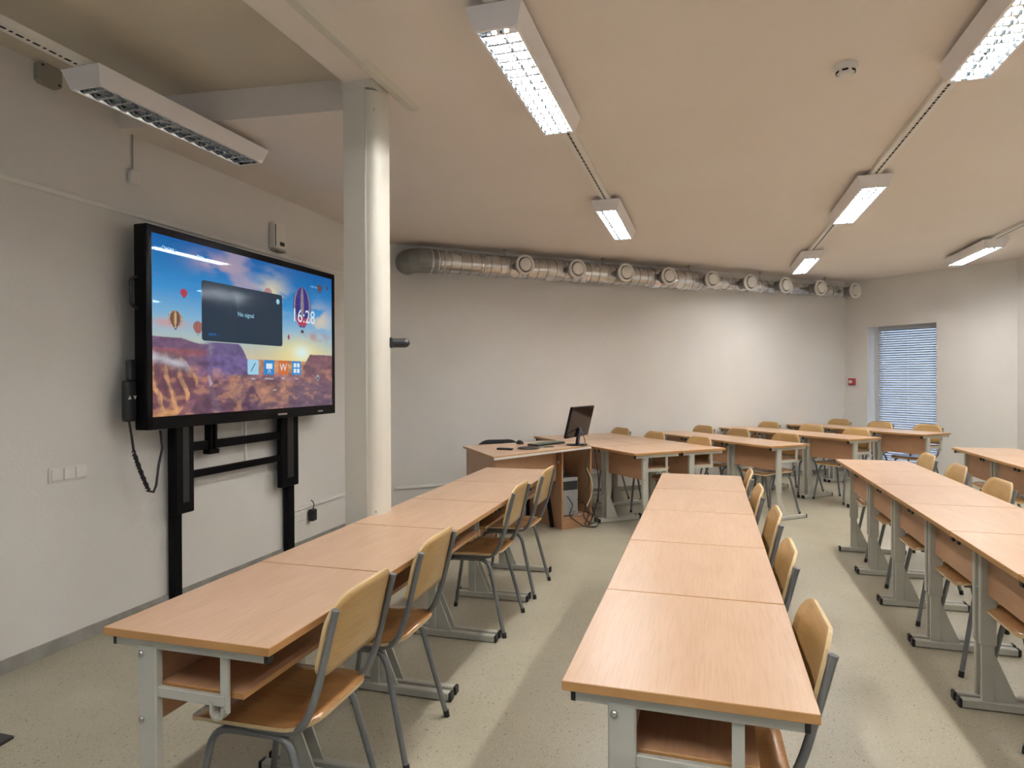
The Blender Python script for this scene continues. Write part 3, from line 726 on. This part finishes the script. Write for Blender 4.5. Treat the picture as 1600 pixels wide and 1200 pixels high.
cable([kp(.27, .02, .58), kp(.33, .04, .46), kp(.33, .045, .32), kp(.27, .03, .20)], .006, m_cream, 'cream cable hanging inside the cabinet opening')
cable([kp(.08, .02, .20), kp(.16, .035, .17), kp(.10, .03, .12), kp(.2, .03, .14)], .006, m_silver, 'grey cable bunched in front of the computer tower')

# monitor, seen from behind
mo = thing('computer_monitor', 'black computer monitor on the teacher desk seen from behind', 'monitor', Vector((.600, 6.315, TZ)), 0)
phi = R(31); fx = Vector((-math.cos(phi), math.sin(phi), 0)); wx = Vector((math.sin(phi), math.cos(phi), 0))   # facing, width
mo.rotation_euler[2] = math.atan2(fx.y, fx.x) + PI / 2    # local -Y = facing, local X = width
tl_ = Matrix.Rotation(R(-14), 4, 'X')
def mbx(c, d, **k): return MB().box(tuple(tl_ @ Vector(c)), d, rot=tl_.to_3x3(), **k)
q = Vector((0, 0, .10))
mpan = mbx((0, .0, .235), (.50, .026, .305), bev=.006).build('back_shell', m_glossb, mo)
mbx((0, -.0145, .235), (.48, .003, .285)).build('screen', m_glossb, mo)
MB().box((0, .045, .085), (.05, .022, .17), rot=Matrix.Rotation(R(-10), 3, 'X'), bev=.004).build('stand_neck', m_black, mo)
MB().lathe([(.105, 0), (.108, .004), (.100, .010), (.03, .016)], n=32).build('stand_base', m_glossb, mo, (0, .03, 0))
mbx((.0, .028, .135), (.035, .022, .02), bev=.003).build('video_plug', m_blue, mo)
MB().tube([(.0, .07, .15), (.03, .12, .08), (.02, .13, .02), (.10, .14, .004)], .004, 6, fillet=.04).build('lead', m_black, mo)

def on_desk(name, label, cat, x, y, rz=0): return thing(name, label, cat, Vector((x, y, TZ)), rz)
kbd = on_desk('keyboard', 'thin black and grey keyboard lying on the teacher desk', 'keyboard', .335, 6.36, math.atan2(kd.y, kd.x) + R(18))
MB().box((0, 0, .009), (.42, .14, .014), bev=.004).build('base', m_black, kbd)
km = MB()
for r_ in range(5):
    for c_ in range(15): km.box((-.19 + c_ * .027, -.05 + r_ * .025, .018), (.022, .02, .005))
o = km.build('keys', m_padg, kbd); o['kind'] = 'stuff'
ms = on_desk('computer_mouse', 'black computer mouse on the teacher desk in front of the chair', 'mouse', .075, 6.43, R(30))
mm = MB(); pr = [(0, .0)]
vs = []; nn_ = 12
for j in range(5):
    f = math.cos(j / 5 * PI / 2); z_ = .036 * math.sin(j / 5 * PI / 2)
    for k in range(nn_): a = 2 * PI * k / nn_; vs.append((.034 * f * math.cos(a), .058 * f * math.sin(a), z_))
vs.append((0, 0, .036))
fs = [(j * nn_ + k, j * nn_ + (k + 1) % nn_, (j + 1) * nn_ + (k + 1) % nn_, (j + 1) * nn_ + k) for j in range(4) for k in range(nn_)] + [(4 * nn_ + k, 4 * nn_ + (k + 1) % nn_, 5 * nn_) for k in range(nn_)] + [tuple(range(nn_ - 1, -1, -1))]
mm.add(vs, fs, smooth=True); mm.build('shell', m_black, ms)
MB().lathe([(.008, -.003), (.008, .003)], rot=Matrix.Rotation(PI / 2, 3, 'Y'), n=12).build('wheel', m_padg, ms, (0, .03, .029))
tr_ = on_desk('round_tray', 'black round dish lying flat on the teacher desk', 'dish', .150, 5.985)
MB().lathe([(.085, 0), (.100, .004), (.104, .010), (.098, .010), (.090, .005), (.02, .004)], n=32).build('dish', m_glossb, tr_)
rm = on_desk('remote_control', 'small black remote control at the left end of the teacher desk', 'remote', -.066, 5.885, R(70))
MB().box((0, 0, .009), (.045, .15, .017), bev=.005).build('case', m_black, rm)
bmm = MB()
for r_ in range(5):
    for c_ in range(3): bmm.box((-.012 + c_ * .012, -.04 + r_ * .02, .0185), (.007, .01, .003))
bmm.build('buttons', m_padg, rm)
pe = on_desk('pen', 'dark pen lying beside the round dish on the teacher desk', 'pen', .325, 6.09, R(-75))
MB().tube([(0, -.07, .005), (0, .055, .005), (0, .07, .005)], .005, 8, radii=[.005, .005, .0015]).build('barrel', m_black, pe)
MB().tube([(0, -.074, .005), (0, -.03, .005)], .0058, 8).build('cap', m_padg, pe)

# teacher's chair: black padded visitor chair behind the desk
tc_ = thing('office_chair', 'black padded chair behind the teacher desk, only its backrest showing', 'chair', Vector((-.20, 6.93, 0)), R(195))
MB().box((0, 0, .45), (.46, .44, .07), bev=.03).build('seat', m_fabric, tc_)
bk = MB(); o_ = ply_outline(.48, .33, .13, .08, arch=.01)
ply_shell(o_, lambda x, y: Vector((x, .20 + y * .15 + .03 * (1 - (x / .24) ** 2), .645 + y)), lambda x, y: Vector((0, -1, 0)), .05).build('backrest', [m_fabric, m_fabric], tc_)
for s_ in (-1, 1):
    MB().tube([(s_ * .22, -.24, .0), (s_ * .22, -.16, .42), (s_ * .22, .15, .42), (s_ * .20, .23, .70)], .012, 8, fillet=.05).build('side_tube', m_blackm, tc_)
    MB().tube([(s_ * .225, .20, 0), (s_ * .225, .03, .41)], .012, 8).build('rear_leg', m_blackm, tc_)

# ------------------------------------------------------------------ screen and its stand on the left wall
tv = thing('interactive_display', 'large wall-side touch display showing balloons over canyons and 16:28', 'display', WL(3.0212, .0, 0), PI / 2 - A)
# local: X along wall (0..TVW), -Y into the room
TVW, TVZ0, TVZ1 = 1.9956, 1.1476, 2.3537
FY = -.20
MB().box((TVW / 2, FY + .045, (TVZ0 + TVZ1) / 2), (TVW, .085, TVZ1 - TVZ0), bev=.006).build('back_case', m_blackm, tv)
bz = MB(); tb, sb2, bb2 = .045, .042, .075
bz.box((TVW / 2, FY, TVZ1 - tb / 2), (TVW, .014, tb), bev=.003); bz.box((TVW / 2, FY, TVZ0 + bb2 / 2), (TVW, .014, bb2), bev=.003)
bz.box((sb2 / 2, FY, (TVZ0 + TVZ1) / 2), (sb2, .014, TVZ1 - TVZ0), bev=.003); bz.box((TVW - sb2 / 2, FY, (TVZ0 + TVZ1) / 2), (sb2, .014, TVZ1 - TVZ0), bev=.003)
bz.build('bezel', m_bezel, tv)
MB().box((TVW * .63, FY - .008, TVZ0 + .030), (.11, .003, .012)).build('badge', m_bolt, tv)
MB().box((TVW * .885, FY - .008, TVZ0 + .030), (.07, .003, .012)).build('badge', m_bolt, tv)
for z_ in (1.95,):
    MB().tube([(.0, FY + .06, z_ - .09), (-.045, FY + .06, z_ - .075), (-.045, FY + .06, z_ + .075), (.0, FY + .06, z_ + .09)], .011, 8, fillet=.03).build('grab_handle', m_black, tv)
SX0, SX1, SZ0, SZ1 = sb2, TVW - sb2, TVZ0 + bb2, TVZ1 - tb
# wallpaper raster (u right, v up)
NX, NZ_ = 430, 270
U, V = np.meshgrid(np.linspace(0, 1, NX), np.linspace(0, 1, NZ_))
rng = np.random.RandomState(3)
def vnoise(fx_, fz_, seed=0, oct_=4):
    rs = np.random.RandomState(seed); out = np.zeros_like(U); amp = 1; tot = 0
    for _ in range(oct_):
        gx, gz = int(fx_) + 2, int(fz_) + 2; G = rs.rand(gz + 1, gx + 1)
        x = U * fx_; z = V * fz_; xi = np.floor(x).astype(int); zi = np.floor(z).astype(int); xf = x - xi; zf = z - zi
        xf = xf * xf * (3 - 2 * xf); zf = zf * zf * (3 - 2 * zf)
        a = G[zi, xi] * (1 - xf) + G[zi, xi + 1] * xf; b = G[zi + 1, xi] * (1 - xf) + G[zi + 1, xi + 1] * xf
        out += amp * (a * (1 - zf) + b * zf); tot += amp; amp *= .5; fx_ *= 2; fz_ *= 2
    return out / tot
def lin(c):
    c = np.array(c, float) / 255; return np.where(c <= .04045, c / 12.92, ((c + .055) / 1.055) ** 2.4)
IMG = np.zeros((NZ_, NX, 3))
stops = [(0.30, (232, 205, 160)), (.42, (190, 200, 190)), (.55, (140, 190, 222)), (.72, (65, 150, 215)), (.88, (35, 120, 190)), (1.0, (28, 100, 172))]
for ch in range(3): IMG[..., ch] = np.interp(V, [s_[0] for s_ in stops], [lin(s_[1])[ch] for s_ in stops])
def blend(mask, col):
    global IMG
    m_ = np.clip(mask, 0, 1)[..., None]; IMG = IMG * (1 - m_) + (lin(col) if len(np.shape(col)) == 1 else col) * m_
def ss_(x, a, b): t = np.clip((x - a) / (b - a), 0, 1); return t * t * (3 - 2 * t)
n1 = vnoise(7, 9, 1); n2 = vnoise(9, 14, 5); n3 = vnoise(22, 16, 9)
band = np.exp(-(((U - .37) - (1 - V) * .25) / .10) ** 2) * ss_(V, .55, .75)
blend(ss_(n1 * .8 + band * .5, .62, .9) * .7, (185, 165, 180))
blend(np.exp(-(((U - .58) / .09) ** 2 + ((V - .78) / .13) ** 2)) * ss_(n2, .35, .6), (225, 215, 180))
blend(np.exp(-(((U - .27) / .10) ** 2 + ((V - .90) / .06) ** 2)) * ss_(n2, .3, .6), (190, 165, 180))
blend(np.exp(-(((U - .90) / .10) ** 2 + ((V - .66) / .10) ** 2)) * ss_(n2, .4, .65) * .9, (225, 210, 185))
blend(np.exp(-(((U - .88) / .12) ** 2 + ((V - .52) / .035) ** 2)) * ss_(n3, .35, .6), (170, 130, 150))
blend(np.exp(-(((U - .07) / .07) ** 2 + ((V - .52) / .025) ** 2)) * 1.1, (205, 165, 170))
blend(np.exp(-(((U - .76) / .17) ** 2 + ((V - .38) / .12) ** 2)) * .9, (250, 232, 150))
blend(np.exp(-(((U - .77) / .055) ** 2 + ((V - .40) / .05) ** 2)), (225, 250, 245))
# canyon
land = ss_(.335 + .0 * U - V, -.004, .004)
lc = lin((125, 92, 110)) * (1 - n3[..., None]) * 1.0 + lin((205, 150, 120)) * (n3[..., None] ** 1.6) * 1.2
blend(land, lc)
blend(land * np.exp(-(((U - .72) / .16) ** 2 + ((V - .29) / .06) ** 2)) * .8, (235, 175, 110))
blend(ss_(.30 - V, 0, .02) * ss_(V, .16, .24) * ss_(n2, .45, .6) * .5, (150, 110, 150))
m1 = ss_(.43 + .015 * n3 - .02 * ss_(U, .1, .2) - V, -.003, .003) * ss_(V, .26, .30) * ss_(.24 - U, -.01, .01)
blend(m1, (118, 90, 118)); blend(m1 * ss_(.385 - V, 0, .01) * ss_(V, .33, .35), (150, 95, 105))
e_ = .43 - .25 * ss_(U, .38, .50)
m2 = ss_(e_ - V, -.003, .003) * ss_(V, .22, .25) * ss_(U, .10, .20) * ss_(.52 - U, -.01, .01)
m2 = m2 * ss_(U, .19, .27); blend(m2, (112, 96, 138)); blend(m2 * ss_(.36 - V, 0, .01) * (.35 + .5 * n3), (125, 105, 160))
e3 = .375 - .24 * ss_(-U, -.82, -.70) + .0 * U
e3 = np.where(U > .83, .385, np.interp(U, [.68, .74, .80, .83], [.10, .20, .33, .385]))
m3 = ss_(e3 + .01 * n3 - V, -.003, .004) * ss_(U, .67, .69)
blend(m3, (138, 98, 105)); blend(m3 * ss_(np.sin(V * 120 + n1 * 9), .2, .9) * .35, (95, 75, 105)); blend(m3 * ss_(.24 - V, 0, .1) * .6, (115, 95, 115))
# striated cliff, lower left, and the two buttes beside it
cl = np.interp(V, [0, .06, .14, .24, .30, .36], [.34, .275, .24, .175, .14, .10])
mk = ss_(cl + .02 * (n3 - .5) - U, -.004, .006) * ss_(.375 + .05 * (n2 - .5) - .35 * U - V, -.006, .012)
q_ = U - .20 * (.38 - V).clip(0) ** 1.25 + .012 * n2
q_ = np.nan_to_num(q_); st_ = ss_(np.sin(q_ * 105 + n1 * 5), .15, .95)
blend(mk, (128, 84, 92)); blend(mk * st_ * (.25 + .85 * ss_(.36 - V, 0, .25)), (215, 160, 118)); blend(mk * ss_(np.sin(q_ * 210 + n3 * 6), .4, 1) * .5, (100, 68, 84))
blend(mk * np.exp(-((V - .33 + .35 * U) / .028) ** 2) * ss_(n3, .3, .6) * .8, (195, 195, 205))
blend(ss_(.085 - V - .30 * np.abs(U - .22) + .02 * n3, 0, .03) * .8, (222, 165, 110))
b2 = ss_(.27 - V - 2.0 * np.abs(U - .225) + .05 * (n3 - .5), 0, .02); blend(b2 * .9, (140, 95, 110)); blend(b2 * ss_(np.sin((U - .225) / (.30 - V).clip(.03) * 9), .6, 1) * .6, (205, 190, 205))
blend(ss_(.21 - V - 1.5 * np.abs(U - .27) + .05 * (n3 - .5), 0, .02) * .85, (112, 80, 98))
blend(ss_(.19 - V - 2.6 * np.abs(U - .455) + .04 * (n3 - .5), 0, .015) * .9, (108, 75, 95)); blend(ss_(.12 - V, 0, .1) * ss_(U, .3, .5) * .5, (105, 88, 110))
n4 = vnoise(60, 50, 21, 3); n5 = vnoise(26, 30, 33, 3)
lm_ = np.maximum(land, np.maximum(mk, np.maximum(m1, np.maximum(m2, m3))))[..., None]
IMG = IMG * (1 + lm_ * ((.72 + .56 * n4[..., None]) * (.8 + .4 * n5[..., None]) - 1))
blend(land * ss_(n5, .58, .7) * ss_(.30 - V, 0, .05) * .45, (205, 150, 110)); blend(land * ss_(n5, .48, .3) * .35, (82, 62, 84))
# balloons
def balloon(u, v, w, h, cols, tip=1):
    du_ = (U - u) / (w / 2); dv_ = (V - v) / (h / 2)
    wid = np.where(dv_ > 0, np.sqrt(np.clip(1 - dv_ ** 2, 0, 1)), np.clip(1 - .72 * (-dv_) ** 1.7, 0, 1)); mk = (np.abs(du_) < wid) & (dv_ > -1) & (dv_ < 1)
    ph = du_ / np.maximum(wid, .05); idx = (np.floor((np.arcsin(np.clip(ph, -1, 1)) / PI + .5) * 9).astype(int)) % len(cols)
    c = np.array([lin(q_) for q_ in cols])[idx]; blend(mk * 1.0, c * (1.0 - .0 * ph[..., None]))
    blend(((np.abs(du_) < .16) & (dv_ < -1.12) & (dv_ > -1.28)) * 1.0, (70, 60, 70))
balloon(.775, .735, .125, .30, [(62, 62, 135), (150, 135, 150), (70, 60, 130)])
blend(((np.abs(U - .775) < .05) & (V < .655) & (V > .60) & (np.abs(U - .775) < .062 * (1 - .72 * ((.735 - V) / .15) ** 1.7))) * 1., (190, 65, 95))
balloon(.092, .545, .058, .095, [(140, 95, 80), (205, 180, 130), (110, 85, 90)]); balloon(.188, .51, .042, .075, [(175, 120, 110), (150, 100, 95)])
balloon(.128, .70, .032, .048, [(170, 60, 85), (190, 80, 100)]); balloon(.553, .79, .05, .075, [(175, 130, 135), (190, 150, 150)])
balloon(.905, .905, .034, .062, [(92, 66, 66), (120, 92, 82)]); balloon(.962, .92, .018, .04, [(60, 85, 130)]); balloon(.682, .505, .015, .036, [(160, 70, 120)])
balloon(.352, .20, .028, .055, [(210, 150, 110), (150, 100, 95)])
gx = np.linspace(SX0, SX1, NX); gz = np.linspace(SZ0, SZ1, NZ_)
GX, GZ = np.meshgrid(gx, gz); co_ = np.stack([GX, np.full_like(GX, FY - .0035), GZ], -1).reshape(-1, 3)
idx = np.arange(NX * NZ_).reshape(NZ_, NX); fq = np.stack([idx[:-1, :-1], idx[:-1, 1:], idx[1:, 1:], idx[1:, :-1]], -1).reshape(-1, 4)
me = bpy.data.meshes.new('screen'); me.from_pydata(co_.tolist(), [], fq.tolist())
at_ = me.color_attributes.new('picture', 'FLOAT_COLOR', 'POINT')
at_.data.foreach_set('color', np.concatenate([IMG.reshape(-1, 3), np.ones((NX * NZ_, 1))], 1).astype(np.float32).ravel())
m_scr = mat('screen_picture', (.006, .006, .007), .025, spec=.16); n_, l_, b_ = nodes(m_scr)
an = n_.new('ShaderNodeVertexColor'); an.layer_name = 'picture'; l_.new(an.outputs[0], b_.inputs['Emission Color']); b_.inputs['Emission Strength'].default_value = .25
me.materials.append(m_scr); scr = obj('screen', me, tv)
def emis(name, col, s_=.26): return mat(name, (.01, .01, .01), .1, spec=.2, emis=tuple(lin(col)), es=s_)
m_dk = emis('overlay_dark', (42, 58, 75)); m_wt = emis('overlay_white', (225, 240, 250)); m_i1 = emis('icon_pale', (165, 215, 240)); m_i2 = emis('icon_blue', (50, 140, 210)); m_i3 = emis('icon_orange', (215, 115, 60)); m_tb = emis('text_blue', (30, 130, 220)); m_pen = emis('icon_pen', (60, 80, 95))
def su(u): return SX0 + (SX1 - SX0) * u
def sv(v): return SZ0 + (SZ1 - SZ0) * v
def rrect(u0, u1, v0, v1, r_, name, m, y=-.0045):
    w_, h_ = su(u1) - su(u0), sv(v1) - sv(v0); pts = ply_outline(w_, h_, r_, r_, 4)
    cx_, cz_ = (su(u0) + su(u1)) / 2, (sv(v0) + sv(v1)) / 2
    return MB().add([(cx_ + x, FY + y, cz_ + z) for x, z in pts], [tuple(range(len(pts)))]).build(name, m, tv)
rrect(.205, .640, .435, .795, .02, 'preview_window', m_dk)
def text(body, u, v, size, m, name='screen_text', sx=1, align='CENTER', parent=None, y=-.0055):
    cu = bpy.data.curves.new(name, 'FONT'); cu.body = body; cu.size = size; cu.align_x = align; cu.align_y = 'CENTER'; cu.resolution_u = 3
    to_ = bpy.data.objects.new(name, cu); COL.objects.link(to_); bpy.context.view_layer.update()
    me_ = bpy.data.meshes.new_from_object(to_.evaluated_get(bpy.context.evaluated_depsgraph_get())); bpy.data.objects.remove(to_, do_unlink=True)
    me_.materials.clear(); me_.materials.append(m); me_.name = name
    o_t = obj(name, me_, tv, (su(u), FY + y, sv(v))); o_t.rotation_euler = (PI / 2, 0, 0); o_t.scale = (sx, 1, 1); return o_t
text('16:28', .785, .665, .150, m_wt, 'clock_digits', .95)
text('HDMI 1', .235, .475, .026, m_tb, align='LEFT'); text('No signal', .425, .62, .045, m_i1)
text('HDMI 1', .075, .93, .026, m_i1); text('Home', .20, .93, .026, m_i1, sx=.9)
text('16:28  Mon', .86, .905, .022, m_i1, sx=1.0)
for k, (u0, m_, lb_) in enumerate(((.432, m_i1, 'Note'), (.525, m_i2, 'Whiteboard'), (.613, m_i3, 'WPS'), (.702, m_i2, 'More'))):
    rrect(u0, u0 + .062, .235, .335, .012, 'app_icon', m_, -.0047); text(lb_, u0 + .031, .208, .020, m_wt, 'icon_label')
o_ = MB().box((0, 0, 0), (.006, .001, .075), rot=Matrix.Rotation(R(38), 3, 'Y')).build('icon_mark', m_pen, tv, (su(.463), FY - .0055, sv(.285)))
text('W', .644, .285, .085, m_wt, 'icon_mark')
rrect(.538, .575, .275, .312, .004, 'icon_mark', m_wt, -.0056); MB().box((0, 0, 0), (.004, .001, .03), rot=Matrix.Rotation(R(25), 3, 'Y')).box((.02, 0, 0), (.004, .001, .03), rot=Matrix.Rotation(R(-25), 3, 'Y')).build('icon_mark', m_wt, tv, (su(.551), FY - .0056, sv(.258)))
for a_, b_2 in ((.712, .29), (.735, .29), (.712, .25), (.735, .25)): rrect(a_, a_ + .018, b_2, b_2 + .030, .003, 'icon_mark', m_wt, -.0056)
def ring(u, v, r0, r1, name, m):
    vs = []; n = 20
    for rr in (r0, r1):
        for k in range(n): a = 2 * PI * k / n; vs.append((su(u) + rr * math.cos(a), FY - .0055, sv(v) + rr * math.sin(a)))
    return MB().add(vs, [(k, (k + 1) % n, n + (k + 1) % n, n + k) for k in range(n)]).build(name, m, tv)
ring(.612, .745, .001, .020, 'close_button', m_i1); ring(.885, .215, .020, .023, 'microphone_ring', m_i1); ring(.885, .225, .001, .007, 'microphone_ring', m_i1); ring(.045, .93, .009, .013, 'home_icon', m_i1)
for k, rr in ((-.012, .003), (.0, .006), (.012, .003)): ring(.59 + k, .13, .0005, rr, 'page_dot', m_wt)

# stand
st = thing('display_stand', 'black steel lifting stand with two posts carrying the large display', 'stand', WL(3.0212, 0, 0), PI / 2 - A)
L0, L1_ = 3.362 - 3.0212, 4.535 - 3.0212
for a_, b_2, c0, c1, zz in ((.338, .406, .315, .465, .585), (1.52, 1.605, 1.375, 1.60, .585)):
    MB().box(((a_ + b_2) / 2, -.04, .62), (b_2 - a_, .05, 1.24), bev=.004).build('post', m_blackm, st)
    x0, x1 = c0, c1
    MB().box(((x0 + x1) / 2, -.088, (zz + 1.30) / 2), (x1 - x0, .045, 1.30 - zz), bev=.006).build('lift_housing', m_blackm, st)
    MB().box(((x0 + x1) / 2, -.112, (zz + 1.30) / 2), ((x1 - x0) * .35, .004, (1.30 - zz) * .8)).build('cover_strip', m_black, st)
for z_, h_ in ((1.003, .058), (.822, .048)):
    MB().box((.92, -.085, z_), (.92, .03, h_), bev=.003).build('cross_bar', m_blackm, st)
for x_ in (.615, .660): MB().box((x_, -.09, 1.05), (.018, .05, .22)).build('hanger_bar', m_blackm, st)
MB().box((.64, -.09, .955), (.09, .055, .03)).build('hanger_clamp', m_blackm, st)
MB().tube([(1.02, -.06, 1.2), (1.02, -.06, .83)], .010, 6).build('conduit', m_trunk, st)
ct = thing('lift_remote', 'black wired up and down remote clipped to the left edge of the display', 'remote', WL(3.0212 - .035, .11, 1.32), PI / 2 - A)
MB().box((0, 0, 0), (.075, .05, .24), bev=.012).build('case', m_black, ct)
MB().box((.02, .005, .18), (.05, .04, .12), bev=.008).build('holder', m_black, ct)
m_tri = mat('grey_print', (.55, .55, .55), .5)
for s_, x_ in ((1, -.018), (-1, .018)):
    MB().add([(x_ - .012, -.0262, .02 - s_ * .010), (x_ + .012, -.0262, .02 - s_ * .010), (x_, -.0262, .02 + s_ * .012)], [(0, 1, 2)]).build('arrow_mark', m_tri, ct)
cc = []
for k in range(60):
    f = k / 59; cc.append((.02 + .10 * f, -.01 + .012 * math.cos(k * 1.9), -.30 - .27 * f + .04 * f * f + .012 * math.sin(k * 1.9)))
MB().tube([(0, 0, -.12), (.015, 0, -.2), (.02, -.01, -.29)] + cc + [(.16, -.01, -.555), (.19, 0, -.52), (.21, 0, -.40), (.26, .02, -.30), (.255, .03, -.19)], .0075, 6).build('coiled_lead', m_black, ct)
bpy.context.view_layer.update()
